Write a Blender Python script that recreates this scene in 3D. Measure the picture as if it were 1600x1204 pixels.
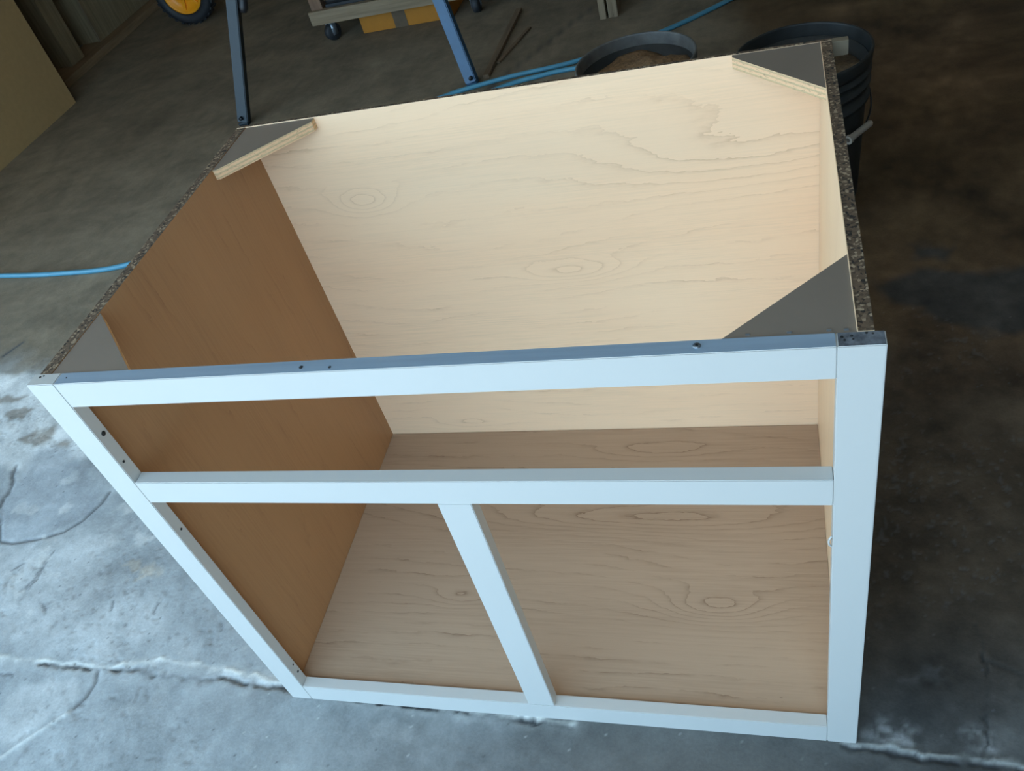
import bpy, bmesh, math, random
import numpy as np
from mathutils import Vector, Matrix, noise as mnoise

# ------------------------------------------------------------------ scene, camera, light
for o in list(bpy.data.objects):
    bpy.data.objects.remove(o, do_unlink=True)
S = bpy.context.scene
COL = S.collection
random.seed(4)
rng = np.random.default_rng(7)

cam_d = bpy.data.cameras.new('camera')
cam_d.sensor_fit = 'HORIZONTAL'
cam_d.sensor_width = 36.0
cam_d.lens = 30.4152
cam_d.shift_x = 0.005988
cam_d.shift_y = 0.011943
cam_d.clip_start = 0.05
cam = bpy.data.objects.new('camera', cam_d)
COL.objects.link(cam)
cam.matrix_world = Matrix(((0.95242, 0.033072, 0.302989, 0.828436),
                           (0.190617, 0.71106, -0.6768, -0.579067),
                           (-0.237826, 0.702353, 0.670924, 1.291172),
                           (0, 0, 0, 1)))
S.camera = cam

world = bpy.data.worlds.new('sky')
S.world = world
world.use_nodes = True
wn = world.node_tree
bg = wn.nodes['Background']
bg.inputs['Color'].default_value = (0.47, 0.74, 1.0, 1)
bg.inputs['Strength'].default_value = 3.1
# sun from behind the garage: it lights the driveway outside, never the inside directly
sun_d = bpy.data.lights.new('sun', 'SUN')
sun_d.energy = 34.0
sun_d.color = (1.0, 0.95, 0.86)
sun_d.angle = math.radians(0.6)
sun = bpy.data.objects.new('sun', sun_d)
COL.objects.link(sun)
sun.rotation_euler = Vector((0.25, -0.5, -0.83)).to_track_quat('-Z', 'Y').to_euler()

S.view_settings.view_transform = 'Standard'
S.view_settings.look = 'None'
S.view_settings.gamma = 1.0
S.view_settings.use_curve_mapping = False
S.view_settings.exposure = 0.38

# the garage: opening in the front wall, left of the photographer
FRONT_Y = -0.85
OPEN_X0, OPEN_X1, HEAD_Z = -2.30, 1.22, 2.25
CEIL_Z = 2.65
BACK_Y, RIGHT_X = 6.2, 3.2
SIDE_Y1 = 1.10      # the left wall is open in front of this

# ------------------------------------------------------------------ helpers
def tag(o, label=None, cat=None, group=None, kind=None):
    if label: o['label'] = label
    if cat: o['category'] = cat
    if group: o['group'] = group
    if kind: o['kind'] = kind
    return o

def thing(name, loc, label, cat, group=None):
    o = bpy.data.objects.new(name, None)
    o.empty_display_size = 0.1
    COL.objects.link(o)
    o.location = loc
    return tag(o, label, cat, group)

def wloc(o):
    v = Vector((0, 0, 0))
    while o is not None:
        v += Vector(o.location); o = o.parent
    return v

def obj(name, bm, mats, parent=None, origin=None, smooth=False):
    """bm is in world coordinates; becomes one mesh object."""
    me = bpy.data.meshes.new(name)
    base = wloc(parent) if parent else Vector((0, 0, 0))
    org = Vector(origin) if origin is not None else base
    bmesh.ops.translate(bm, verts=bm.verts, vec=-org)
    bm.normal_update()
    if smooth:
        for f in bm.faces: f.smooth = True
    bm.to_mesh(me); bm.free()
    if not isinstance(mats, (list, tuple)): mats = [mats]
    for m in mats: me.materials.append(m)
    o = bpy.data.objects.new(name, me)
    COL.objects.link(o)
    if parent:
        o.parent = parent
    o.location = org - base
    return o

def box(bm, x0, x1, y0, y1, z0, z1, bev=0.0, mi=0):
    vs = [bm.verts.new(p) for p in ((x0,y0,z0),(x1,y0,z0),(x1,y1,z0),(x0,y1,z0),(x0,y0,z1),(x1,y0,z1),(x1,y1,z1),(x0,y1,z1))]
    fs = [bm.faces.new([vs[i] for i in f]) for f in ((3,2,1,0),(4,5,6,7),(0,1,5,4),(1,2,6,5),(2,3,7,6),(3,0,4,7))]
    for f in fs: f.material_index = mi
    if bev > 0:
        es = list({e for f in fs for e in f.edges})
        bmesh.ops.bevel(bm, geom=es, offset=bev, segments=2, profile=0.6, affect='EDGES')
    return vs

def new():
    return bmesh.new()

def prism(bm, pts, z0, z1, mi_top=0, mi_side=0):
    a = [bm.verts.new((x, y, z0)) for x, y in pts]
    b = [bm.verts.new((x, y, z1)) for x, y in pts]
    n = len(pts)
    f = bm.faces.new(b); f.material_index = mi_top
    f = bm.faces.new(a[::-1]); f.material_index = mi_top
    for i in range(n):
        f = bm.faces.new((a[i], a[(i+1) % n], b[(i+1) % n], b[i])); f.material_index = mi_side

def beam(bm, p0, p1, w, d, up=(0, 1, 0), bev=0.0):
    """square bar from p0 to p1, w across, d along 'up'."""
    p0, p1 = Vector(p0), Vector(p1)
    t = (p1 - p0).normalized()
    s = t.cross(Vector(up)).normalized()
    u = s.cross(t).normalized()
    vs = []
    for p in (p0, p1):
        for a, b in ((-1,-1),(1,-1),(1,1),(-1,1)):
            vs.append(bm.verts.new(p + s*a*w/2 + u*b*d/2))
    fs = [bm.faces.new([vs[i] for i in q]) for q in ((3,2,1,0),(4,5,6,7),(0,1,5,4),(1,2,6,5),(2,3,7,6),(3,0,4,7))]
    if bev:
        es = list({e for f in fs for e in f.edges})
        bmesh.ops.bevel(bm, geom=es, offset=bev, segments=2, affect='EDGES')
    bmesh.ops.recalc_face_normals(bm, faces=bm.faces)

def tube(bm, pts, r, n=10, cap=True):
    pts = [Vector(p) for p in pts]
    rings = []
    up = Vector((0, 0, 1))
    for i, p in enumerate(pts):
        t = (pts[min(i+1, len(pts)-1)] - pts[max(i-1, 0)]).normalized()
        ref = up if abs(t.dot(up)) < 0.95 else Vector((1, 0, 0))
        s = t.cross(ref).normalized(); u = s.cross(t)
        rr = r[i] if isinstance(r, (list, tuple)) else r
        rings.append([bm.verts.new(p + (s*math.cos(2*math.pi*k/n) + u*math.sin(2*math.pi*k/n))*rr) for k in range(n)])
    for a, b in zip(rings, rings[1:]):
        for k in range(n):
            bm.faces.new((a[k], a[(k+1) % n], b[(k+1) % n], b[k]))
    if cap:
        bm.faces.new(rings[0][::-1]); bm.faces.new(rings[-1])
    bmesh.ops.recalc_face_normals(bm, faces=bm.faces)
    for f in bm.faces: f.smooth = True

def spline(pts, n=14):
    P = [Vector(p) for p in pts]
    P = [P[0]*2 - P[1]] + P + [P[-1]*2 - P[-2]]
    out = []
    for i in range(1, len(P)-2):
        for k in range(n):
            t = k/n
            a, b, c, d = P[i-1], P[i], P[i+1], P[i+2]
            out.append(0.5*((2*b) + (c-a)*t + (2*a-5*b+4*c-d)*t*t + (3*b-a-3*c+d)*t**3))
    out.append(P[-2])
    return out

def lathe(bm, prof, center, n=48, axis='Z', mi=None, closed=False):
    """prof: list of (r, h) revolved about axis through center."""
    c = Vector(center); rings = []
    for r, h in prof:
        ring = []
        for k in range(n):
            a = 2*math.pi*k/n
            if axis == 'Z': v = Vector((r*math.cos(a), r*math.sin(a), h))
            else: v = Vector((r*math.cos(a), h, r*math.sin(a)))
            ring.append(bm.verts.new(c + v))
        rings.append(ring)
    m = len(rings)
    for i in range(m if closed else m-1):
        a, b = rings[i], rings[(i+1) % m]
        for k in range(n):
            f = bm.faces.new((a[k], a[(k+1) % n], b[(k+1) % n], b[k]))
            f.smooth = True
            if mi: f.material_index = mi[i]
    if not closed:
        if prof[0][0] > 1e-6: bm.faces.new(rings[0])
        if prof[-1][0] > 1e-6: bm.faces.new(rings[-1])
    bmesh.ops.remove_doubles(bm, verts=bm.verts, dist=1e-6)
    bmesh.ops.recalc_face_normals(bm, faces=bm.faces)

# ------------------------------------------------------------------ materials
def mat(name):
    m = bpy.data.materials.new(name)
    m.use_nodes = True
    nt = m.node_tree
    return m, nt, nt.nodes['Principled BSDF']

def N(nt, t, **kw):
    n = nt.nodes.new(t)
    for k, v in kw.items(): setattr(n, k, v)
    return n

def ramp(nt, stops, interp='LINEAR'):
    r = N(nt, 'ShaderNodeValToRGB')
    r.color_ramp.interpolation = interp
    el = r.color_ramp.elements
    while len(el) < len(stops): el.new(0.5)
    for e, (p, c) in zip(el, stops):
        e.position = p
        e.color = c if len(c) == 4 else (*c, 1)
    return r

def math_n(nt, op, a, b=None, c=None, clamp=False):
    n = N(nt, 'ShaderNodeMath', operation=op, use_clamp=clamp)
    for i, v in enumerate((a, b, c)):
        if v is None: continue
        if isinstance(v, (int, float)): n.inputs[i].default_value = v
        else: nt.links.new(v, n.inputs[i])
    return n.outputs[0]

def mixc(nt, fac, a, b, blend='MIX'):
    n = N(nt, 'ShaderNodeMix', data_type='RGBA', blend_type=blend)
    for sock, v in ((n.inputs[0], fac), (n.inputs[6], a), (n.inputs[7], b)):
        if isinstance(v, (int, float)): sock.default_value = v
        elif isinstance(v, tuple): sock.default_value = (*v, 1) if len(v) == 3 else v
        else: nt.links.new(v, sock)
    return n.outputs[2]

def noise_n(nt, vec, scale, detail=3, rough=0.55, dist=0.0):
    n = N(nt, 'ShaderNodeTexNoise')
    n.inputs['Scale'].default_value = scale
    n.inputs['Detail'].default_value = detail
    n.inputs['Roughness'].default_value = rough
    n.inputs['Distortion'].default_value = dist
    if vec is not None: nt.links.new(vec, n.inputs['Vector'])
    return n.outputs['Fac']

def mapping(nt, vec, scale=(1,1,1), loc=(0,0,0), rot=(0,0,0)):
    n = N(nt, 'ShaderNodeMapping')
    n.inputs['Scale'].default_value = scale
    n.inputs['Location'].default_value = loc
    n.inputs['Rotation'].default_value = rot
    nt.links.new(vec, n.inputs['Vector'])
    return n.outputs['Vector']

def simple(name, col, rough=0.5, var=0.12, scale=30, metal=0.0, bump=0.0, spec=0.5, stretch=(1,1,1)):
    m, nt, b = mat(name)
    tc = N(nt, 'ShaderNodeTexCoord').outputs['Object']
    tc = mapping(nt, tc, stretch)
    f = noise_n(nt, tc, scale, 4, 0.6)
    lo = tuple(c*(1-var) for c in col); hi = tuple(min(1, c*(1+var)) for c in col)
    r = ramp(nt, [(0.3, lo), (0.7, hi)])
    nt.links.new(f, r.inputs[0])
    nt.links.new(r.outputs[0], b.inputs['Base Color'])
    b.inputs['Roughness'].default_value = rough
    b.inputs['Metallic'].default_value = metal
    b.inputs['Specular IOR Level'].default_value = spec
    if bump:
        bp = N(nt, 'ShaderNodeBump'); bp.inputs['Strength'].default_value = bump
        bp.inputs['Distance'].default_value = 0.002
        nt.links.new(f, bp.inputs['Height']); nt.links.new(bp.outputs[0], b.inputs['Normal'])
    return m

def maple(name, grain='X', across='Z', seed=0.0, light=(0.97, 0.685, 0.445), dark=(0.94, 0.60, 0.365), line=(0.60, 0.34, 0.19), lines=0.7, freq=26.0, warp=3.4, eyes=(), fibre=None):
    """plain-sawn maple veneer: stretched contour lines and fine fibre."""
    m, nt, b = mat(name)
    tc = N(nt, 'ShaderNodeTexCoord').outputs['Object']
    sp = N(nt, 'ShaderNodeSeparateXYZ'); nt.links.new(tc, sp.inputs[0])
    u, v = sp.outputs[grain], sp.outputs[across]
    cb = N(nt, 'ShaderNodeCombineXYZ'); nt.links.new(u, cb.inputs[0]); nt.links.new(v, cb.inputs[1]); cb.inputs[2].default_value = seed
    p = cb.outputs[0]
    big = noise_n(nt, mapping(nt, p, (1.4, 3.4, 1)), 1.0, 1, 0.35)
    wob = noise_n(nt, mapping(nt, p, (20, 60, 1)), 1.0, 3, 0.65)
    h = math_n(nt, 'MULTIPLY_ADD', big, warp, math_n(nt, 'MULTIPLY', v, freq))
    h = math_n(nt, 'MULTIPLY_ADD', wob, 0.75, h)
    eye_zone = None
    for (u0, v0, su, sv, amp) in eyes:
        du = math_n(nt, 'MULTIPLY', math_n(nt, 'SUBTRACT', u, u0), 1/su)
        dv = math_n(nt, 'MULTIPLY', math_n(nt, 'SUBTRACT', v, v0), 1/sv)
        r2 = math_n(nt, 'MULTIPLY_ADD', du, du, math_n(nt, 'MULTIPLY', dv, dv))
        g = math_n(nt, 'EXPONENT', math_n(nt, 'MULTIPLY', r2, -1.0))
        h = math_n(nt, 'MULTIPLY_ADD', g, amp, h)
        z = math_n(nt, 'EXPONENT', math_n(nt, 'MULTIPLY', r2, -0.45))
        eye_zone = z if eye_zone is None else math_n(nt, 'MAXIMUM', eye_zone, z)
    fr = math_n(nt, 'FRACT', h)
    # thin growth line: rises slowly, ends sharply
    ln = math_n(nt, 'ADD', math_n(nt, 'POWER', fr, 11.0), math_n(nt, 'MULTIPLY', math_n(nt, 'POWER', fr, 3.0), 0.16))
    gate = noise_n(nt, mapping(nt, p, (6.0, 30, 1), (4, 2, 0)), 1.0, 4, 0.65)
    gr = ramp(nt, [(0.47, (0,0,0)), (0.74, (1,1,1))]); nt.links.new(gate, gr.inputs[0])
    gs = gr.outputs[0]
    if eye_zone is not None: gs = math_n(nt, 'MAXIMUM', gs, math_n(nt, 'MULTIPLY', eye_zone, 0.8))
    lnf = math_n(nt, 'MULTIPLY', math_n(nt, 'MULTIPLY', ln, gs), lines, clamp=True)
    fib = noise_n(nt, mapping(nt, p, (9, 380, 1)), 1.0, 4, 0.65)
    fr2 = ramp(nt, [(0.40, (0,0,0)), (0.72, (1,1,1))]); nt.links.new(fib, fr2.inputs[0])
    band = noise_n(nt, mapping(nt, p, (1.8, 12, 1), (3, 5, 2)), 1.0, 3, 0.6)
    bz = ramp(nt, [(0.38, (0.25,0.25,0.25)), (0.66, (1,1,1))]); nt.links.new(band, bz.inputs[0])
    cloud = noise_n(nt, mapping(nt, p, (2.4, 7, 1), (1, 7, 3)), 1.0, 2, 0.5)
    c = mixc(nt, cloud, light, dark)
    c = mixc(nt, math_n(nt, 'MULTIPLY', math_n(nt, 'MULTIPLY', fr2.outputs[0], bz.outputs[0]), 0.34), c, fibre or line)
    c = mixc(nt, lnf, c, line)
    nt.links.new(c, b.inputs['Base Color'])
    b.inputs['Roughness'].default_value = 0.42
    b.inputs['Specular IOR Level'].default_value = 0.35
    return m

EYES_BACK = ((-0.285, 0.607, 0.050, 0.024, 3.2), (0.041, 0.430, 0.085, 0.022, 3.2), (-0.25, 0.064, 0.07, 0.016, 1.8), (0.30, 0.62, 0.20, 0.05, 1.5))
EYES_BOTTOM = ((0.262, -0.107, 0.080, 0.028, 3.6), (-0.175, -0.105, 0.06, 0.020, 2.0), (0.12, 0.070, 0.24, 0.030, 3.2), (0.15, 0.235, 0.12, 0.025, 2.4))
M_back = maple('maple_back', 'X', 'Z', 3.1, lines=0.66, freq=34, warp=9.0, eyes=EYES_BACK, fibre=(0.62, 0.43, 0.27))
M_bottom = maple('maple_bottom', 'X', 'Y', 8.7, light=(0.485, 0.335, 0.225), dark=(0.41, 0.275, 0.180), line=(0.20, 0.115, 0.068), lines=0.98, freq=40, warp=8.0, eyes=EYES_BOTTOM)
M_side_shaded = maple('maple_side_shaded', 'Z', 'Y', 5.2, light=(0.43, 0.225, 0.10), dark=(0.355, 0.18, 0.078), line=(0.22, 0.09, 0.04), lines=0.55, warp=9.0, freq=24)  # left side: darker copy of the maple, shade painted into its colour
M_side_lit = maple('maple_side_right_lit', 'Z', 'Y', 2.2, light=(0.97, 0.715, 0.455), dark=(0.95, 0.66, 0.41), lines=0.2, freq=24)  # right side: lighter copy of the maple, light painted into its colour
M_white = simple('white_paint', (0.525, 0.51, 0.475), rough=0.38, var=0.012, scale=6)
M_paint_sky_shade = simple('thin_paint_sky_shade', (0.245, 0.31, 0.37), rough=0.45, var=0.10, scale=14, stretch=(0.3, 6, 1))  # thin paint on the rail top, with blue sky shade painted in
M_endgrain = simple('raw_end_grain', (0.115, 0.12, 0.13), rough=0.8, var=0.5, scale=120, bump=0.5)
M_hole = simple('hole_dark', (0.02, 0.018, 0.016), rough=0.9)
M_gusset = simple('gusset_taupe', (0.210, 0.162, 0.122), rough=0.6, var=0.06, scale=8)
M_screw = simple('screw_steel', (0.30, 0.34, 0.38), rough=0.35, metal=0.8)

def particle():
    m, nt, b = mat('particle_board_edge')
    tc = N(nt, 'ShaderNodeTexCoord').outputs['Object']
    v = N(nt, 'ShaderNodeTexVoronoi'); v.inputs['Scale'].default_value = 330
    nt.links.new(tc, v.inputs['Vector'])
    sp = N(nt, 'ShaderNodeSeparateColor'); nt.links.new(v.outputs['Color'], sp.inputs[0])
    r = ramp(nt, [(0.0, (0.012,0.009,0.006)), (0.25, (0.092,0.056,0.030)), (0.75, (0.140,0.088,0.050)), (0.96, (0.36,0.26,0.16))])
    nt.links.new(sp.outputs[0], r.inputs[0]); nt.links.new(r.outputs[0], b.inputs['Base Color'])
    bp = N(nt, 'ShaderNodeBump'); bp.inputs['Strength'].default_value = 0.5; bp.inputs['Distance'].default_value = 0.002
    nt.links.new(sp.outputs[1], bp.inputs['Height']); nt.links.new(bp.outputs[0], b.inputs['Normal'])
    b.inputs['Roughness'].default_value = 0.85
    return m
M_particle = particle()

def ply_edge():
    m, nt, b = mat('plywood_edge')
    tc = N(nt, 'ShaderNodeTexCoord').outputs['Object']
    sp = N(nt, 'ShaderNodeSeparateXYZ'); nt.links.new(tc, sp.inputs[0])
    lay = math_n(nt, 'FRACT', math_n(nt, 'MULTIPLY', sp.outputs['Z'], 1/0.0062))
    f = noise_n(nt, mapping(nt, tc, (160, 160, 700)), 1.0, 3, 0.7)
    r = ramp(nt, [(0.0, (0.84,0.54,0.30)), (0.55, (0.80,0.50,0.28)), (0.66, (0.55,0.37,0.20)), (0.9, (0.64,0.45,0.25))])
    nt.links.new(lay, r.inputs[0])
    g = ramp(nt, [(0.56, (0,0,0)), (0.66, (1,1,1))]); nt.links.new(f, g.inputs[0])
    c = mixc(nt, math_n(nt, 'MULTIPLY', g.outputs[0], 0.6), r.outputs[0], (0.20, 0.14, 0.08))
    nt.links.new(c, b.inputs['Base Color']); b.inputs['Roughness'].default_value = 0.75
    return m
M_ply = ply_edge()

def rough_wood(name, a, bcol, grain='X', rough=0.75):
    m, nt, b = mat(name)
    tc = N(nt, 'ShaderNodeTexCoord').outputs['Object']
    s = {'X': (4, 70, 70), 'Y': (70, 4, 70), 'Z': (70, 70, 4)}[grain]
    f = noise_n(nt, mapping(nt, tc, s), 1.0, 4, 0.6, 0.3)
    r = ramp(nt, [(0.3, a), (0.7, bcol)]); nt.links.new(f, r.inputs[0])
    nt.links.new(r.outputs[0], b.inputs['Base Color']); b.inputs['Roughness'].default_value = rough
    return m
M_pine = rough_wood('pine_board', (0.20, 0.142, 0.082), (0.32, 0.235, 0.145), 'X')
M_pine_z = rough_wood('pine_upright', (0.16, 0.112, 0.066), (0.28, 0.205, 0.125), 'Z')
M_stud = rough_wood('old_stud', (0.20, 0.155, 0.085), (0.32, 0.25, 0.15), 'Z')
M_plate = rough_wood('old_plate', (0.19, 0.125, 0.065), (0.30, 0.20, 0.11), 'Y')
M_strip = rough_wood('brown_strip', (0.13, 0.085, 0.05), (0.24, 0.16, 0.095), 'Y')
M_drywall = simple('tan_board', (0.42, 0.265, 0.110), rough=0.85, var=0.05, scale=40)
M_sheath = simple('grey_sheathing', (0.20, 0.215, 0.22), rough=0.8, var=0.25, scale=9, stretch=(1, 1, 0.4))
M_wallpaint = simple('dull_wall', (0.40, 0.35, 0.28), rough=0.9, var=0.1, scale=5)
M_ceil = simple('dull_ceiling', (0.50, 0.44, 0.36), rough=0.9, var=0.1, scale=4)
M_steel = simple('dark_grey_steel', (0.006, 0.013, 0.018), rough=0.38, var=0.15, scale=18, spec=0.45)
M_sky_tint_steel = simple('sky_tint_steel', (0.018, 0.080, 0.17), rough=0.38, var=0.12, scale=18, spec=0.5)  # dark steel with the blue sky reflection painted into its base colour
M_blackmetal = simple('black_metal', (0.012, 0.012, 0.014), rough=0.45)
M_rubber = simple('black_rubber', (0.022, 0.024, 0.028), rough=0.6, var=0.2, scale=60)
M_yellow = simple('yellow_plastic', (0.97, 0.36, 0.010), rough=0.4, var=0.06, scale=20)
M_grey_plastic = simple('dark_tub_plastic', (0.026, 0.027, 0.026), rough=0.45, var=0.25, scale=25, spec=0.35)
M_dusty_plastic = simple('dusty_tub_plastic', (0.12, 0.115, 0.105), rough=0.55, var=0.3, scale=30)
M_pale_plastic = simple('pale_plastic', (0.36, 0.31, 0.25), rough=0.45)
M_hose = simple('blue_hose', (0.080, 0.26, 0.36), rough=0.35, var=0.06, scale=40)
M_cardboard = simple('orange_cardboard', (0.44, 0.165, 0.008), rough=0.7, var=0.06, scale=25)
M_tape = simple('brown_tape', (0.13, 0.090, 0.055), rough=0.6, spec=0.2)
M_caster = simple('caster_zinc', (0.32, 0.36, 0.40), rough=0.35, metal=0.7)
M_redbrown = rough_wood('red_brown_wood', (0.15, 0.085, 0.05), (0.24, 0.14, 0.085), 'Z')
M_sawdust = simple('sawdust', (0.21, 0.118, 0.052), rough=0.95, var=0.45, scale=140, bump=0.8)
M_sawdust_dark = simple('dark_sawdust', (0.12, 0.08, 0.042), rough=0.95, var=0.5, scale=110, bump=0.8)
M_grey_board = rough_wood('greyed_cleat', (0.15, 0.115, 0.07), (0.21, 0.165, 0.11), 'X')
M_stucco = simple('outside_stucco', (0.35, 0.34, 0.32), rough=0.9)

# ------------------------------------------------------------------ floor
def vnoise(x, y, seed=0):
    r = np.random.default_rng(seed); T = r.random((256, 256))
    xi = np.floor(x).astype(int); yi = np.floor(y).astype(int)
    fx = x - xi; fy = y - yi
    fx = fx*fx*(3-2*fx); fy = fy*fy*(3-2*fy)
    a = T[xi % 256, yi % 256]; b = T[(xi+1) % 256, yi % 256]; c = T[xi % 256, (yi+1) % 256]; d = T[(xi+1) % 256, (yi+1) % 256]
    return (a*(1-fx)+b*fx)*(1-fy) + (c*(1-fx)+d*fx)*fy
def fbm(x, y, s, o=4, seed=0):
    t = 0; amp = 0.5; k = 0
    for i in range(o):
        t = t + amp*vnoise(x*s+17.3*i, y*s+9.1*i, seed+i); k += amp; amp *= 0.5; s *= 2.03
    return t/k
def sstep(a, b, x):
    t = np.clip((x-a)/(b-a), 0, 1); return t*t*(3-2*t)
def dline(X, Y, pts):
    d = np.full(X.shape, 9.0)
    for (x0, y0), (x1, y1) in zip(pts, pts[1:]):
        dx, dy = x1-x0, y1-y0
        t = np.clip(((X-x0)*dx + (Y-y0)*dy)/(dx*dx+dy*dy+1e-12), 0, 1)
        d = np.minimum(d, np.hypot(X-x0-t*dx, Y-y0-t*dy))
    return d
def blob(X, Y, pts, soft=0.02, wob=0.02, seed=3, ns=14):
    """signed soft mask of a polygon with a ragged edge."""
    Xw = X + (fbm(X, Y, ns, 3, seed)-0.5)*2*wob; Yw = Y + (fbm(X, Y, ns, 3, seed+9)-0.5)*2*wob
    ins = np.zeros(X.shape, bool); n = len(pts)
    for i in range(n):
        x0, y0 = pts[i]; x1, y1 = pts[(i+1) % n]
        cnd = ((y0 > Yw) != (y1 > Yw))
        with np.errstate(divide='ignore', invalid='ignore'):
            xx = (x1-x0)*(Yw-y0)/(y1-y0+1e-15)+x0
        ins ^= cnd & (Xw < xx)
    d = dline(Xw, Yw, list(pts)+[pts[0]])
    s = np.where(ins, d, -d)
    return sstep(-soft, soft, s)

def build_floor():
    def axis(segs):
        out = []
        for a, b, st in segs: out.append(np.arange(a, b-1e-9, st))
        return np.concatenate(out + [[segs[-1][1]]])
    xs = axis([(-9.0, -1.45, 0.075), (-1.45, 1.4, 0.0036), (1.4, 9.0, 0.075)])
    ys = axis([(-14.0, -0.4, 0.2), (-0.4, -0.22, 0.02), (-0.22, 0.96, 0.0036), (0.96, 1.3, 0.008), (1.3, 2.4, 0.02), (2.4, 6.3, 0.06)])
    X, Y = np.meshgrid(xs, ys, indexing='ij')
    n1 = fbm(X, Y, 3.0, 5, 1); n2 = fbm(X, Y, 14.0, 4, 21); n3 = fbm(X, Y, 60.0, 3, 41); n4 = fbm(X, Y, 1.2, 3, 61)
    base = np.array([0.335, 0.352, 0.350])
    dusty = np.array([0.207, 0.165, 0.113])
    right_brown = np.array([0.104, 0.064, 0.031])
    white = np.array([0.66, 0.66, 0.63])
    Cc = np.zeros(X.shape + (3,)) + base
    def lay(col, m):
        m = np.clip(m, 0, 1)[..., None]
        Cc[:] = Cc*(1-m) + np.array(col)*m
    # darker, browner interior
    lay(dusty, sstep(0.75, 0.98, Y + (n1-0.5)*0.25 + (n2-0.5)*0.10))
    # much darker, browner right side
    lay(right_brown, sstep(0.78, 1.0, X + (n1-0.5)*0.35 + np.clip(Y-1.2, 0, 9)*0.12)*sstep(-0.10, 0.12, Y)*(0.92))
    lay(np.array([0.095, 0.092, 0.085]), sstep(-0.35, 0.70, X + (n1-0.5)*0.5 + (n2-0.5)*0.25)*(1-sstep(-0.02, 0.30, Y))*0.95)  # front strip darker rightwards: shade painted in over dark concrete
    # rust tinted areas to the right
    lay((0.125, 0.078, 0.045), sstep(0.50, 0.68, fbm(X, Y, 2.3, 3, 77))*sstep(0.9, 1.2, X)*0.55)
    # worn white patch beside the cabinet's left corner
    wp = [(-1.50, 0.92), (-1.32, 0.877), (-1.16, 0.842), (-1.02, 0.835), (-0.9, 0.72), (-0.80, 0.56), (-0.98, 0.50), (-1.08, 0.557), (-1.3, 0.40), (-1.6, 0.5)]
    lay(white, blob(X, Y, wp, 0.018, 0.045, 5)*(0.70+0.5*(n2-0.3)))
    lay((0.54, 0.54, 0.52), blob(X, Y, [(-1.3, 0.40), (-0.9, 0.28), (-0.6, 0.36), (-0.2, 0.06), (-0.6, 0.06), (-1.2, 0.05)], 0.05, 0.06, 8)*0.55*sstep(0.35, 0.6, n1))
    # darker smooth area inside the arc crack
    lay((0.33, 0.35, 0.36), blob(X, Y, [(-0.98, 0.60), (-0.90, 0.62), (-0.72, 0.47), (-0.675, 0.43), (-0.70, 0.37), (-0.79, 0.32), (-0.90, 0.312), (-0.97, 0.42)], 0.02, 0.02, 11)*0.8)
    # brown worn islands
    for k, pts in enumerate(([(-1.19, 0.731), (-1.15, 0.755), (-1.115, 0.745), (-1.12, 0.705), (-1.16, 0.70)],
                             [(-1.076, 0.623), (-1.03, 0.660), (-0.985, 0.675), (-0.96, 0.63), (-1.0, 0.61)],
                             [(-1.35, 0.83), (-1.26, 0.80), (-1.16, 0.80), (-1.19, 0.775), (-1.35, 0.74)],
                             [(-0.95, 0.62), (-0.92, 0.60), (-0.89, 0.60), (-0.92, 0.63)])):
        lay((0.25, 0.215, 0.175), blob(X, Y, pts, 0.010, 0.018, 30+k, 30)*0.85)
    # damp dark stain on the right
    for pts in ([(1.037, 1.045), (1.131, 1.085), (1.226, 1.05), (1.42, 1.06), (1.42, 0.84), (1.286, 0.854), (1.207, 0.851), (1.133, 0.896), (1.069, 0.975)],
                [(1.115, 1.164), (1.16, 1.18), (1.20, 1.165), (1.187, 1.118), (1.124, 1.127)]):
        lay((0.045, 0.046, 0.045), blob(X, Y, pts, 0.02, 0.035, 50)*0.85)
    # pale scuffs near the joint, right of the cabinet
    for k, pts in enumerate(([(0.925, 0.0), (0.935, 0.026), (0.97, 0.039), (0.998, 0.022), (1.0, -0.004)],
                             [(1.06, 0.035), (1.088, 0.033), (1.10, -0.003), (1.072, -0.004)],
                             [(0.985, 0.10), (1.02, 0.13), (1.05, 0.12), (1.02, 0.09)])):
        lay((0.36, 0.36, 0.35), blob(X, Y, pts, 0.012, 0.015, 60+k, 40)*(0.9 if k < 2 else 0.35)*sstep(0.3, 0.62, n3))
    for k, pts in enumerate(([(-0.60, -0.03), (-0.48, 0.01), (-0.45, -0.04), (-0.52, -0.12), (-0.62, -0.15)],)):
        lay((0.52, 0.52, 0.50), blob(X, Y, pts, 0.012, 0.02, 70+k, 30)*0.55)
    # mottling
    mot = 0.80 + 0.40*n1 + 0.24*(n2-0.5) + 0.22*(n3-0.5) + 0.25*(n4-0.5)
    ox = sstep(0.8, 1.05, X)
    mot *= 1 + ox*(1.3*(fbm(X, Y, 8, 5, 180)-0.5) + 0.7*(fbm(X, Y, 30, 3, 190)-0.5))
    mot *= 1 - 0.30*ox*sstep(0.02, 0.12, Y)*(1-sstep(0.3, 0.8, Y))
    Cc *= mot[..., None]
    Z = np.zeros(X.shape) + (n2-0.5)*0.0012 + (n3-0.5)*0.0009
    # cracks
    wx = (fbm(X, Y, 55, 4, 90)-0.5)*0.016; wy = (fbm(X, Y, 55, 4, 95)-0.5)*0.016
    Xw, Yw = X+wx, Y+wy
    def crack(pts, w, depth, col, k=0.9, ragged=True):
        d = dline(Xw if ragged else X, Yw if ragged else Y, pts)
        m = np.exp(-(d/w)**2)
        gate = sstep(0.28, 0.5, fbm(X, Y, 28, 2, 120)) if ragged else 1.0
        lay(col, m*k*(0.35+0.65*gate))
        Z[...] -= depth*m*gate
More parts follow.
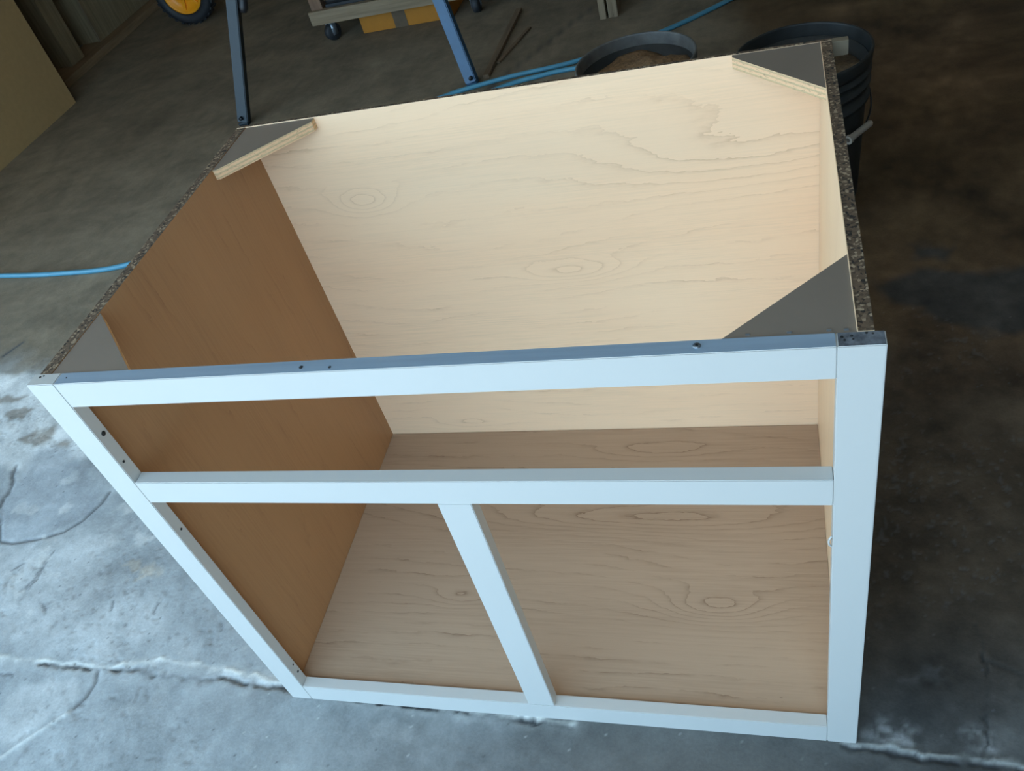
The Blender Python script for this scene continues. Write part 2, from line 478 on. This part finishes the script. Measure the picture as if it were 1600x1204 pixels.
    ridge = [(-1.6, 0.05), (-0.9, 0.04), (-0.685, 0.034), (-0.618, 0.033), (-0.52, 0.029), (-0.442, 0.028), (-0.373, 0.038), (-0.335, 0.048), (-0.288, 0.056), (-0.255, 0.048), (-0.19, 0.044), (-0.119, 0.039), (-0.034, 0.026), (0.1, 0.012), (0.5, -0.004)]
    dk = [(-0.581, 0.025), (-0.488, 0.027), (-0.44, 0.024), (-0.365, 0.025), (-0.346, 0.03), (-0.32, 0.023), (-0.248, 0.021), (-0.196, 0.016), (-0.184, 0.019), (-0.152, 0.024), (-0.123, 0.02), (-0.029, 0.015), (0.2, 0.005), (0.5, -0.012)]
    crack(ridge, 0.0050, -0.0020, (0.78, 0.76, 0.68), 0.85)
    crack([(x, y-0.008) for x, y in ridge], 0.010, 0.0, (0.44, 0.44, 0.42), 0.5)
    crack(dk, 0.0042, 0.006, (0.05, 0.052, 0.055), 1.0)
    crack([(0.90, -0.006), (0.966, -0.010), (0.998, -0.014), (1.046, -0.016), (1.077, -0.018), (1.3, -0.024)], 0.0032, 0.004, (0.05, 0.052, 0.055), 1.0)
    crack([(0.90, -0.001), (0.966, -0.002), (0.998, -0.005), (1.046, -0.007), (1.077, -0.009), (1.123, -0.012), (1.3, -0.016)], 0.0034, -0.002, (0.38, 0.38, 0.35), 0.75)
    br = [(-0.433, 0.02), (-0.424, -0.001), (-0.427, -0.031), (-0.445, -0.06), (-0.467, -0.083), (-0.498, -0.113), (-0.524, -0.139), (-0.539, -0.158), (-0.57, -0.2)]
    crack(br[:4], 0.004, 0.003, (0.14, 0.14, 0.14), 0.9, False)
    crack(br[3:], 0.004, -0.002, (0.62, 0.62, 0.58), 0.6, False)
    crack([(-0.929, 0.357), (-0.895, 0.312), (-0.854, 0.308), (-0.789, 0.32), (-0.731, 0.342), (-0.698, 0.375), (-0.675, 0.425), (-0.673, 0.457)], 0.0040, 0.003, (0.12, 0.125, 0.13), 0.9, False)
    crack([(-1.016, 0.542), (-0.979, 0.463), (-0.972, 0.414), (-0.929, 0.357)], 0.006, 0.003, (0.13, 0.13, 0.13), 0.9)
    for a, b in (((-1.352, 1.032), (-1.384, 0.974)),):
        crack([a, b], 0.006, 0.001, (0.07, 0.075, 0.08), 0.9, False)
    for a, b in (((-0.682, 0.169), (-0.641, 0.14)), ((-0.486, 0.17), (-0.481, 0.152)), ((-0.382, 0.171), (-0.378, 0.145)), ((-0.426, 0.121), (-0.419, 0.107)),
                 ((-0.213, 0.132), (-0.203, 0.118)), ((-0.728, 0.273), (-0.732, 0.191)), ((-0.722, 0.29), (-0.725, 0.16)), ((-0.802, 0.237), (-0.787, 0.254)), ((-0.656, -0.004), (-0.624, -0.003))):
        crack([a, b], 0.0030, 0.001, (0.13, 0.135, 0.14), 0.8)
    crack([(1.095, 0.20), (1.099, 0.174), (1.104, 0.143), (1.096, 0.092), (1.088, 0.035), (1.074, -0.007)], 0.0024, 0.0025, (0.03, 0.03, 0.03), 0.8)
    crack([(1.101, 0.143), (1.15, 0.12), (1.3, 0.118)], 0.003, 0.001, (0.05, 0.05, 0.05), 0.5, False)
    crack([(0.20, 2.95), (0.107, 2.776), (-0.072, 2.425), (-0.15, 2.27)], 0.012, 0.001, (0.08, 0.07, 0.06), 0.7, False)
    # pale flecks of sawdust and grit
    fl = rng.random(X.shape)
    near = ((X > -1.44) & (X < 1.39) & (Y > -0.21) & (Y < 0.95)).astype(float)
    pale = np.clip(0.62 - 0.50*sstep(0.2, 1.0, X), 0.1, 1)
    lay((0.62, 0.61, 0.56), (fl > 0.9986)*0.7*near*pale)
    lay((0.10, 0.10, 0.10), (fl < 0.0012)*0.75*near)
    pit = sstep(0.68, 0.76, fbm(X, Y, 110, 2, 150))*sstep(0.45, 0.65, fbm(X, Y, 6, 3, 151))*near
    lay((0.17, 0.17, 0.165), pit*0.28); Z -= pit*0.0012
    chalk = sstep(0.60, 0.74, fbm(X, Y, 22, 4, 160))*sstep(0.40, 0.62, fbm(X, Y, 4, 3, 161))*(1-sstep(0.0, 0.9, X))*(1-sstep(0.75, 0.9, Y))*near
    lay((0.62, 0.61, 0.57), chalk*(0.12 + 0.38*sstep(-0.02, 0.05, Y)))
    tan = blob(X, Y, [(-0.50, 0.27), (-0.45, 0.275), (-0.40, 0.25), (-0.43, 0.225), (-0.49, 0.235)], 0.01, 0.03, 170, 35)
    lay((0.52, 0.44, 0.34), tan*0.5*sstep(0.4, 0.6, n3))
    nx, ny = len(xs), len(ys)
    verts = np.stack([X, Y, Z], -1).reshape(-1, 3).astype(np.float32)
    idx = np.arange(nx*ny).reshape(nx, ny)
    quads = np.stack([idx[:-1, :-1], idx[1:, :-1], idx[1:, 1:], idx[:-1, 1:]], -1).reshape(-1, 4).astype(np.int32)
    me = bpy.data.meshes.new('floor')
    me.vertices.add(len(verts)); me.vertices.foreach_set('co', verts.ravel())
    me.loops.add(quads.size); me.loops.foreach_set('vertex_index', quads.ravel())
    me.polygons.add(len(quads)); me.polygons.foreach_set('loop_start', np.arange(0, quads.size, 4, dtype=np.int32))
    me.polygons.foreach_set('loop_total', np.full(len(quads), 4, np.int32))
    me.polygons.foreach_set('use_smooth', np.ones(len(quads), bool))
    me.update(calc_edges=True)
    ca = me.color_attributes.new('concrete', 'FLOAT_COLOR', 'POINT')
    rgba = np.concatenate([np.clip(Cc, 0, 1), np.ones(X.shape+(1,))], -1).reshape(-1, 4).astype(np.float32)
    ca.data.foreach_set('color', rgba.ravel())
    m, nt, b = mat('concrete')
    at = N(nt, 'ShaderNodeAttribute', attribute_name='concrete')
    tc = N(nt, 'ShaderNodeTexCoord').outputs['Object']
    f1 = noise_n(nt, tc, 22, 6, 0.65); f2 = noise_n(nt, tc, 190, 4, 0.7); f3 = noise_n(nt, tc, 5, 5, 0.6, 0.6)
    s = math_n(nt, 'MULTIPLY_ADD', f1, 0.45, math_n(nt, 'MULTIPLY_ADD', f2, 0.40, math_n(nt, 'MULTIPLY_ADD', f3, 0.85, -0.175)))
    r = ramp(nt, [(0.42, (0.62, 0.62, 0.62)), (0.95, (1.36, 1.36, 1.36))]); nt.links.new(s, r.inputs[0])
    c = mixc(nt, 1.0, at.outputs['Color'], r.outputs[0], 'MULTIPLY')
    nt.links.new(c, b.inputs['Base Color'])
    b.inputs['Roughness'].default_value = 0.72
    b.inputs['Specular IOR Level'].default_value = 0.3
    bp = N(nt, 'ShaderNodeBump'); bp.inputs['Strength'].default_value = 0.35; bp.inputs['Distance'].default_value = 0.003
    nt.links.new(s, bp.inputs['Height']); nt.links.new(bp.outputs[0], b.inputs['Normal'])
    me.materials.append(m)
    o = bpy.data.objects.new('floor', me); COL.objects.link(o)
    return tag(o, kind='structure')
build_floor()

# ------------------------------------------------------------------ room shell
def struct(name, boxes, m, parent=None, bev=0.0):
    bm = new()
    for b_ in boxes: box(bm, *b_, bev=bev)
    o = obj(name, bm, m, parent)
    return o if parent else tag(o, kind='structure')

wl = struct('wall_left', [(-2.86, -2.74, 2.70, BACK_Y, 0, CEIL_Z)], M_sheath)
struct('wall_left_front', [(-2.345, -2.325, SIDE_Y1, 2.822, 0, CEIL_Z), (-2.86, -2.345, SIDE_Y1, 2.70, 0, CEIL_Z), (-2.86, -2.345, FRONT_Y-0.12, SIDE_Y1, HEAD_Z, CEIL_Z)], M_drywall)
struct('bottom_plate', [(-2.70, -2.50, 3.02, 5.9, 0.0, 0.038)], M_plate, wl, 0.003)
struct('stud', [(-2.74, -2.565, 3.20, 3.315, 0.038, CEIL_Z-0.01)], M_stud, wl, 0.003)
struct('stud', [(-2.74, -2.60, 2.84, 2.90, 0.0, CEIL_Z-0.01)], M_stud, wl, 0.003)
struct('wall_panel', [(-2.74, -2.575, 3.50, 5.9, 0.038, CEIL_Z-0.01)], M_stud, wl, 0.002)
struct('edge_highlight', [(-2.58, -2.568, 3.488, 3.4995, 0.0385, CEIL_Z-0.01)], M_pine_z, wl)  # thin pale strip added to paint the panel's edge highlight
struct('wall_back', [(-2.86, RIGHT_X+0.1, BACK_Y, BACK_Y+0.1, 0, CEIL_Z)], M_wallpaint)
struct('wall_right', [(RIGHT_X, RIGHT_X+0.1, FRONT_Y, BACK_Y, 0, CEIL_Z)], M_wallpaint)
struct('ceiling', [(-2.86, RIGHT_X+0.1, FRONT_Y-0.12, BACK_Y+0.1, CEIL_Z, CEIL_Z+0.1)], M_ceil)
struct('wall_front', [(OPEN_X1, RIGHT_X+0.1, FRONT_Y-0.12, FRONT_Y, 0, CEIL_Z),
                      (OPEN_X0, OPEN_X1, FRONT_Y-0.12, FRONT_Y, HEAD_Z, CEIL_Z)], M_wallpaint)

# ------------------------------------------------------------------ sink base cabinet
W, H, D = 0.9144, 0.7637, 0.5960
sL = 0.0391; tf = 0.019; tr = 0.0382
z1, z2, br = 0.5467, 0.5871, 0.0450
cab = thing('base_cabinet', (W/2, D/2, 0), 'open-topped maple base cabinet carcass with a white painted face frame, standing on the concrete floor', 'cabinet')

def frame_piece(name, pts8=None, x0=0, x1=0, z0=0, z1_=0, topmat=None, shift=None, label=None):
    bm = new()
    vs = box(bm, x0, x1, 0.0, tf, z0, z1_)
    if shift:
        for v in bm.verts: v.co.x += shift[0] + (shift[1]-shift[0])*((v.co.z-z0)/(z1_-z0))
    if topmat is not None:
        bm.normal_update()
        for f in bm.faces:
            if f.normal.z > 0.9: f.material_index = 1
    bmesh.ops.bevel(bm, geom=list(bm.edges), offset=0.0009, segments=2, affect='EDGES')
    o = obj(name, bm, [M_white] + ([topmat] if topmat else []), cab)
    if label: o['label'] = label
    return o
frame_piece('stile', x0=0, x1=sL, z0=0, z1_=H)
frame_piece('stile', x0=W-sL, x1=W, z0=0, z1_=H, topmat=M_endgrain, label='white stile with a raw dark end-grain top')
e = 0.0002
frame_piece('rail', x0=sL+e, x1=W-sL-e, z0=H-tr, z1_=H, topmat=M_paint_sky_shade)
frame_piece('rail', x0=sL+e, x1=W-sL-e, z0=z1, z1_=z2)
frame_piece('rail', x0=sL+e, x1=W-sL-e, z0=0.0, z1_=br)
frame_piece('middle_stile', x0=0.4406, x1=0.4828, z0=br+e, z1_=z1-e, shift=(-0.0022, 0.0018))

LX0, LX1 = 0.0073, 0.0233       # left side panel
RX0, RX1 = 0.8935, 0.9057       # right side panel
RX0, RX1 = 0.8925, 0.9060
YB = 0.5900                     # inner face of the back
def panel(name, b6, m_face, m_top):
    bm = new(); box(bm, *b6); bm.normal_update()
    for f in bm.faces:
        if f.normal.z > 0.9: f.material_index = 1
    return obj(name, bm, [m_face, m_top], cab)
panel('side_panel', (LX0, LX1, tf, YB, 0, H-0.0005), M_side_shaded, M_particle)
panel('side_panel', (RX0, RX1, tf, YB-0.0014, 0, H+0.0002), M_side_lit, M_particle)
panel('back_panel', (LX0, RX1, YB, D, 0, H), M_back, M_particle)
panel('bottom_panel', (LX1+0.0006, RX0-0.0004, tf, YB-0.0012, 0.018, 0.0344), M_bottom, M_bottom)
# white melamine lip along the inner top edge of the right side
bm = new(); box(bm, RX0-0.0003, RX0+0.0004, tf+e, YB-e, H-0.03, H+0.0008); obj('edge_lip', bm, M_side_lit, cab)

# corner braces
def brace(pts, zt, th):
    bm = new(); prism(bm, pts, zt-th, zt, 0, 1)
    bmesh.ops.recalc_face_normals(bm, faces=bm.faces)
    return obj('corner_brace', bm, [M_gusset, M_ply], cab)
zt = H - 0.0015
brace([(LX1+e, YB-e), (LX1+e, 0.462), (0.030, 0.462), (0.147, 0.578), (0.147, YB-e)], zt, 0.016)
brace([(RX0-e, YB-e), (0.781, YB-e), (0.781, 0.583), (RX0-e, 0.462)], H-0.0004, 0.016)
brace([(RX0-e, tf+e), (RX0-e, 0.131), (0.779, tf+e)], zt, 0.016)
brace([(LX1+e, tf+e), (0.1325, tf+e), (LX1+e, 0.130)], zt, 0.016)
# cleat poking out past the right side at the back
bm = new(); box(bm, RX1+e, 0.9265, D-0.012, D, H-0.020, H, bev=0.001); obj('cleat', bm, M_grey_board, cab)

# screws, holes and gouges on the frame
def disc(p, r, normal, depth=0.0006, n=14):
    bm = new()
    p = Vector(p); nrm = Vector(normal)
    tube(bm, [p - nrm*0.0003, p + nrm*depth], r, n)
    return bm
for p, r in (((0.357, 0.008, H), 0.0022), ((0.391, 0.006, H), 0.0016)):
    obj('nail_hole', disc(p, r, (0, 0, 1)), M_hole, cab)
obj('screw_head', disc((0.758, 0.010, H), 0.0036, (0, 0, 1), 0.0009), M_screw, cab)
obj('nail_hole', disc((0.758, 0.010, H+0.0008), 0.0015, (0, 0, 1)), M_hole, cab)
for z, r, y in ((0.669, 0.0034, 0.011), (0.620, 0.0018, 0.008), (0.475, 0.0018, 0.011), (0.096, 0.0015, 0.013), (0.075, 0.0022, 0.012)):
    obj('nail_hole', disc((sL, y, z), r, (1, 0, 0)), M_hole, cab)
for x, y, r in ((W-sL+0.004, 0.012, 0.0016), (W-sL+0.006, 0.008, 0.0012), (W-sL+0.012, 0.013, 0.0013), (W-sL+0.013, 0.009, 0.0009), (W-sL+0.024, 0.016, 0.0012), (W-sL+0.029, 0.015, 0.0010)):
    obj('gouge', disc((x, y, H), r, (0, 0, 1), 0.0005, 7), M_hole, cab)
for x, y, r in ((0.012, 0.013, 0.0016), (0.016, 0.015, 0.0011), (0.052, 0.010, 0.0009)):
    obj('gouge', disc((x, y, H), r, (0, 0, 1), 0.0005, 7), M_hole, cab)
bm = new()
tube(bm, spline([(W-sL-0.0004, 0.002, 0.492), (W-sL-0.0035, 0.0015, 0.486), (W-sL-0.0030, 0.0015, 0.478), (W-sL-0.0004, 0.002, 0.474)], 5), [0.0012]*15+[0.0012], 6)
obj('paint_drip', bm, M_white, cab)
for x in (0.80, 0.835, 0.868, 0.882):
    bm = new(); box(bm, x, x+0.004, 0.0225, 0.0240, zt-0.0004, zt+0.0012, bev=0.0003); obj('staple', bm, M_screw, cab)

# ------------------------------------------------------------------ work stand behind the cabinet
ws = thing('work_stand', (-0.68, 3.2, 0), 'work stand on splayed dark grey steel legs, the right ones painted with a blue sky reflection, behind the maple cabinet', 'stand')
topz = 0.88
def leg_line(fx, fy, sx, sy): return (fx, fy, 0.012), (fx + sx*topz, fy + sy*topz, topz)
legs = [leg_line(-1.150, 2.305, 0.255, 0.285), leg_line(-0.205, 2.350, -0.235, 0.31),
        leg_line(-1.150, 4.50, 0.25, -0.3), leg_line(-0.205, 4.50, -0.25, -0.3)]
for i, (a, b_) in enumerate(legs):
    bm = new(); beam(bm, a, b_, 0.044, 0.034, (0, 1, 0), 0.003)
    ms = M_sky_tint_steel if i % 2 else M_steel
    lg = obj('leg', bm, ms, ws)
    if i % 2: lg['label'] = 'steel leg with a sky reflection painted in as blue'
    bm = new(); box(bm, a[0]-0.021, a[0]+0.021, a[1]-0.016, a[1]+0.016, 0.0015, 0.014, bev=0.003)
    obj('foot', bm, ms, lg)
    if i < 2:
        bm = new(); tube(bm, [(a[0]+0.003, a[1]-0.012, 0.034), (a[0]+0.003, a[1]-0.022, 0.034)], 0.007, 12); obj('bolt', bm, M_blackmetal, lg)
bm = new(); box(bm, -0.98, -0.36, 2.50, 4.32, topz, topz+0.04, bev=0.004); obj('table_top', bm, M_blackmetal, ws)
# black strap hanging beside the left leg
bm = new()
pa = Vector((-1.018, 2.415, 0.374)); pb = Vector((-0.955, 2.50, 0.62))
tube(bm, [pa, pa.lerp(pb, 0.06), pa.lerp(pb, 0.12), pb], [0.012, 0.018, 0.017, 0.015], 10)
obj('strap', bm, M_blackmetal, ws)

# ------------------------------------------------------------------ wheel with yellow hub
wc = Vector((-2.05, 3.63, 0.163))
wh = thing('wheel', (wc.x, wc.y, 0), 'black tyred wheel with a yellow plastic hub, beyond the left leg of the work stand', 'wheel')
bm = new()
lathe(bm, [(0.108, -0.030), (0.118, -0.040), (0.140, -0.043), (0.155, -0.034), (0.161, -0.015), (0.162, 0.0), (0.161, 0.015), (0.155, 0.034), (0.140, 0.043), (0.118, 0.040), (0.108, 0.030)], wc, 48, 'Y', closed=True)
ty = obj('tyre', bm, M_rubber, wh)
for k in range(28):
    a = 2*math.pi*k/28
    bm = new()
    box(bm, -0.007, 0.007, -0.030, 0.030, 0.158, 0.1655, bev=0.0015)
    bmesh.ops.rotate(bm, verts=bm.verts, cent=(0, 0, 0), matrix=Matrix.Rotation(a, 3, 'Y'))
    bmesh.ops.translate(bm, verts=bm.verts, vec=wc)
    if k == 0:
        tread0 = obj('tread_block', bm, M_rubber, ty)
    else:
        obj('tread_block', bm, M_rubber, ty)
bm = new()
lathe(bm, [(0.0, -0.030), (0.024, -0.032), (0.030, -0.028), (0.034, -0.016), (0.060, -0.010), (0.088, -0.014), (0.096, -0.034), (0.106, -0.037), (0.1085, -0.030), (0.1085, 0.030), (0.096, 0.030), (0.088, 0.014), (0.030, 0.016), (0.0, 0.030)], wc, 48, 'Y')
hb = obj('hub', bm, M_yellow, wh)
for k in range(6):
    a = 2*math.pi*k/6 + 0.3
    bm = new(); box(bm, -0.008, 0.008, -0.024, -0.010, 0.030, 0.094, bev=0.003)
    bmesh.ops.rotate(bm, verts=bm.verts, cent=(0, 0, 0), matrix=Matrix.Rotation(a, 3, 'Y'))
    bmesh.ops.translate(bm, verts=bm.verts, vec=wc)
    obj('spoke', bm, M_yellow, hb)
bm = new(); tube(bm, [wc + Vector((0, -0.04, 0)), wc + Vector((0, 0.16, 0))], 0.008, 12); obj('axle', bm, M_caster, wh)

# ------------------------------------------------------------------ dolly, box and what stands on it
dl = thing('dolly', (-0.7, 3.2, 0), 'low dolly of pine boards on swivel casters behind the work stand legs', 'dolly')
dx0, dx1, dy0, dy1, dz0, dz1 = -1.070, -0.30, 2.975, 3.50, 0.092, 0.150
for y in (dy0, dy1-0.038):
    bm = new(); box(bm, dx0, dx1, y, y+0.038, dz0, dz1, bev=0.003); obj('rail', bm, M_pine, dl)
for x in (dx0, dx1-0.038, -0.70):
    bm = new(); box(bm, x, x+0.038, dy0+0.0385, dy1-0.0385, dz0, dz1, bev=0.003); obj('cross_rail', bm, M_pine, dl)
for cx_, cy_ in ((-1.015, 3.035), (-1.015, 3.44), (-0.345, 3.44), (-0.345, 3.06)):
    yaw = Matrix.Rotation(math.radians(55 + 40*((cx_ > -0.7) != (cy_ > 3.2))), 3, 'Z')
    bm = new()
    for q in (-1, 1):
        box(bm, -0.013, 0.013, q*0.0205-0.0012, q*0.0205+0.0012, 0.026, dz0-0.013)
    box(bm, -0.018, 0.018, -0.0217, 0.0217, dz0-0.0135, dz0-0.011)
    bmesh.ops.rotate(bm, verts=bm.verts, cent=(0, 0, 0), matrix=yaw)
    tube(bm, [(0, 0, dz0-0.0112), (0, 0, dz0-0.006)], 0.014, 14)
    box(bm, -0.030, 0.030, -0.025, 0.025, dz0-0.0062, dz0-0.0004)
    bmesh.ops.translate(bm, verts=bm.verts, vec=(cx_, cy_, 0))
    ca_ = obj('caster', bm, M_caster, dl)
    bm = new()
    prof = [(0.0, -0.016), (0.010, -0.0185), (0.012, -0.016), (0.030, -0.016), (0.0365, -0.012), (0.038, 0.0), (0.0365, 0.012), (0.030, 0.016), (0.012, 0.016), (0.010, 0.0185), (0.0, 0.016)]
    lathe(bm, prof, (0, 0, 0.0385), 28, 'Y')
    bmesh.ops.rotate(bm, verts=bm.verts, cent=(0, 0, 0), matrix=yaw)
    bmesh.ops.translate(bm, verts=bm.verts, vec=(cx_, cy_, 0))
    obj('caster_wheel', bm, M_rubber, ca_)
# a wooden upright and a black block resting on the dolly
bm = new(); box(bm, -1.055, -1.00, 2.99, 3.03, dz1+0.0005, 0.72, bev=0.003)
tag(obj('wooden_post', bm, M_redbrown, None, (-1.03, 3.01, dz1)), 'red-brown wooden upright standing on the left end of the dolly', 'post')
tc_ = thing('tool_case', (-0.90, 3.2, dz1), 'black case on the dolly just right of the red-brown upright', 'case')
bm = new(); box(bm, -0.985, -0.80, 3.00, 3.42, dz1+0.012, dz1+0.30, bev=0.012); obj('body', bm, M_blackmetal, tc_)
bm = new(); box(bm, -0.988, -0.797, 2.997, 3.423, dz1+0.0005, dz1+0.014, bev=0.003); obj('base_rim', bm, M_rubber, tc_)
cb = thing('cardboard_box', (-0.65, 3.2, 0), 'flat orange cardboard box with a brown tape strip, on the floor under the dolly', 'box')
bm = new(); box(bm, -0.878, -0.455, 3.042, 3.40, 0.001, 0.088, bev=0.002); obj('carton', bm, M_cardboard, cb)
bm = new(); box(bm, -0.722, -0.662, 3.0405, 3.0418, 0.001, 0.0885); box(bm, -0.722, -0.662, 3.0405, 3.40, 0.0882, 0.0892); obj('tape', bm, M_tape, cb)

# ------------------------------------------------------------------ workbench with laminated legs at the back
wb = thing('workbench', (0.8, 3.1, 0), 'workbench on legs of upright pine boards behind the sawdust buckets', 'workbench')
for (lx, ly) in ((0.218, 2.75), (1.55, 2.75), (0.218, 3.55), (1.55, 3.55)):
    for k, (a, b_, dy) in enumerate(((0.0, 0.026, 0.0), (0.033, 0.052, 0.006), (0.0522, 0.070, 0.004))):
        bm = new(); box(bm, lx+a, lx+b_, ly+dy, ly+0.089+dy, 0.001, 0.86, bev=0.002); obj('leg_board', bm, M_pine_z, wb)
bm = new(); box(bm, 0.12, 1.75, 2.66, 3.75, 0.8605, 0.90, bev=0.003); obj('bench_top', bm, M_pine, wb)

# ------------------------------------------------------------------ two buckets
def bucket(cx_, cy_, label, body, rimm, fill, sd_mat, sd_label, ribs):
    t = thing('bucket', (cx_, cy_, 0), label, 'bucket', 'buckets behind the cabinet')
    Hb = 0.370
    def ro(z): return 0.127 + (0.143-0.127)*z/Hb
    prof = [(0.0, 0.004), (0.118, 0.004), (0.120, 0.0005), (ro(0)-0.001, 0.0005), (ro(0), 0.004)]
    prof += [(ro(0.24), 0.24)]
    for rz in ribs:
        prof += [(ro(rz), rz-0.008), (ro(rz)+0.007, rz-0.007), (ro(rz)+0.007, rz), (ro(rz), rz+0.001)]
    prof += [(ro(0.345)-0.0005, 0.340), (ro(0.345)-0.002, 0.340), (ro(0.2)-0.003, 0.2), (ro(0)-0.003, 0.008), (0, 0.008)]
    bm = new(); lathe(bm, prof, (cx_, cy_, 0), 56)
    obj('body', bm, body, t)
    bm = new()
    lathe(bm, [(0.1422, 0.335), (0.1465, 0.336), (0.149, 0.345), (0.1515, 0.366), (0.1505, 0.3695), (0.148, 0.3705), (0.1452, 0.3695), (0.1445, 0.366), (0.1425, 0.3405)], (cx_, cy_, 0), 56, closed=True)
    obj('rim', bm, rimm, t)
    # fill
    bm = new()
    n, R = 22, ro(fill)-0.0055
    c0 = bm.verts.new((cx_, cy_, fill+0.012))
    prev = None; rings = []
    for i in range(1, 13):
        r = R*i/12
        ring = []
        for k in range(40):
            a = 2*math.pi*k/40
            x, y = r*math.cos(a), r*math.sin(a)
            h = fill + 0.018*math.cos(min(1, r/R)*1.57) + 0.022*(mnoise.noise(Vector((x*14+cx_*9, y*14, 0.3)))) + 0.006*mnoise.noise(Vector((x*60, y*60, cx_)))
            ring.append(bm.verts.new((cx_+x, cy_+y, h)))
        rings.append(ring)
    for k in range(40): bm.faces.new((c0, rings[0][k], rings[0][(k+1) % 40]))
    for a, b_ in zip(rings, rings[1:]):
        for k in range(40): bm.faces.new((a[k], b_[k], b_[(k+1) % 40], a[(k+1) % 40]))
    low = [bm.verts.new((cx_+(ro(0.01)-0.006)*math.cos(2*math.pi*k/40), cy_+(ro(0.01)-0.006)*math.sin(2*math.pi*k/40), 0.0095)) for k in range(40)]
    for k in range(40): bm.faces.new((rings[-1][k], low[k], low[(k+1) % 40], rings[-1][(k+1) % 40]))
    bm.faces.new(low[::-1])
    tag(obj('sawdust', bm, sd_mat, None, (cx_, cy_, 0.0095), True), sd_label, 'sawdust', None, 'stuff')
    return t
def bail(t, cx_, cy_, ax, hang):
    """wire handle hanging down; ax = pivot axis (unit, xy), hang = outward direction."""
    ax = Vector((ax[0], ax[1], 0)).normalized(); hg = Vector((hang[0], hang[1], 0)).normalized()
    c = Vector((cx_, cy_, 0.322))
    pts = []
    for k in range(25):
        a = math.pi*k/24
        p = c + ax*0.151*math.cos(a) + hg*(0.149*math.sin(a)) + Vector((0, 0, -0.115*math.sin(a)))
        pts.append(p)
    bm = new(); tube(bm, pts, 0.0021, 8); o = obj('bail', bm, M_blackmetal, t)
    mid = c + hg*0.151 + Vector((0, 0, -0.117))
    bm = new()
    ln, r0, r1 = 0.043, 0.0088, 0.0052
    # hollow grip
    d = ax
    def ring(p, r): 
        s = Vector((0, 0, 1)); u = d.cross(s).normalized()
        return [bm.verts.new(p + (s*math.cos(2*math.pi*k/14)+u*math.sin(2*math.pi*k/14))*r) for k in range(14)]
    seq = [ring(mid-d*ln, r1), ring(mid-d*ln, r0+0.0015), ring(mid-d*(ln-0.009), r0+0.0015), ring(mid-d*(ln-0.012), r0-0.001), ring(mid+d*(ln-0.004), r0-0.001), ring(mid+d*ln, r0-0.003), ring(mid+d*ln, r1), ]
    for a, b_ in zip(seq, seq[1:]+[seq[0]]):
        for k in range(14): bm.faces.new((a[k], a[(k+1) % 14], b_[(k+1) % 14], b_[k]))
    bmesh.ops.recalc_face_normals(bm, faces=bm.faces)
    g = obj('grip', bm, M_pale_plastic, o); g['label'] = 'pale plastic tube grip'
    for s in (-1, 1):
        bm = new(); p = c + ax*s*0.1475
        tube(bm, [p - ax*s*0.004, p + ax*s*0.009], 0.012, 14); obj('ear', bm, M_grey_plastic, t)
b1 = bucket(0.512, 1.525, 'dusty grey plastic bucket of brown sawdust, the one standing behind the middle of the cabinet', M_grey_plastic, M_dusty_plastic, 0.322, M_sawdust,
       'brown sawdust heaped in the bucket behind the middle of the cabinet', (0.30,))
b2 = bucket(0.900, 1.430, 'dark ribbed plastic bucket with a pale handle grip, at the cabinet\'s back right corner', M_grey_plastic, M_grey_plastic, 0.316, M_sawdust_dark,
       'dark shavings filling the bucket at the cabinet\'s back right corner', (0.262, 0.298, 0.325))
bail(b2, 0.900, 1.430, (0.62, 0.78), (0.78, -0.62))
bail(b1, 0.512, 1.525, (0.9, -0.43), (-0.43, -0.9))

# ------------------------------------------------------------------ hose, strips
r_h = 0.0085
hose = spline([(-2.30, 1.60, r_h), (-2.08, 1.45, r_h), (-1.88, 1.41, r_h), (-1.715, 1.394, r_h), (-1.45, 1.372, r_h), (-1.183, 1.382, r_h), (-0.95, 1.50, r_h), (-0.72, 1.80, r_h), (-0.50, 2.14, r_h),
               (-0.300, 2.272, r_h), (-0.217, 2.310, r_h), (-0.05, 2.358, r_h), (0.183, 2.402, r_h), (0.458, 2.529, r_h), (0.709, 2.73, r_h), (0.95, 2.98, r_h)], 14)
bm = new(); tube(bm, hose, r_h, 10)
tag(obj('air_hose', bm, M_hose, None, (-0.2, 2.2, 0)), 'long blue air hose on the floor, from the left edge around behind the cabinet', 'hose')
h2 = spline([(-0.42, 1.95, r_h), (-0.22, 2.17, r_h), (-0.07, 2.285, r_h), (0.05, 2.325, r_h), (0.168, 2.343, r_h), (0.42, 2.33, r_h), (0.62, 2.22, r_h), (0.66, 2.02, r_h), (0.50, 1.92, r_h)], 14)
bm = new(); tube(bm, h2, r_h, 10)
tag(obj('air_hose', bm, M_hose, None, (0.1, 2.3, 0)), 'short blue hose end curling behind the middle bucket, nearer than the long hose', 'hose')

def strip(a, b_, w, h, z, label):
    bm = new(); beam(bm, (a[0], a[1], z+h/2), (b_[0], b_[1], z+h/2), w, h, (0, 0, 1), 0.001)
    return tag(obj('wood_strip', bm, M_strip, None, (a[0], a[1], z)), label, 'wood strip')
strip((-0.147, 2.984), (-0.162, 2.385), 0.024, 0.014, 0.0015, 'longer thin brown wood strip on the floor right of the right stand leg')
strip((-0.067, 2.784), (-0.139, 2.50), 0.014, 0.008, 0.0015, 'shorter thin brown wood strip lying beside the longer strip')
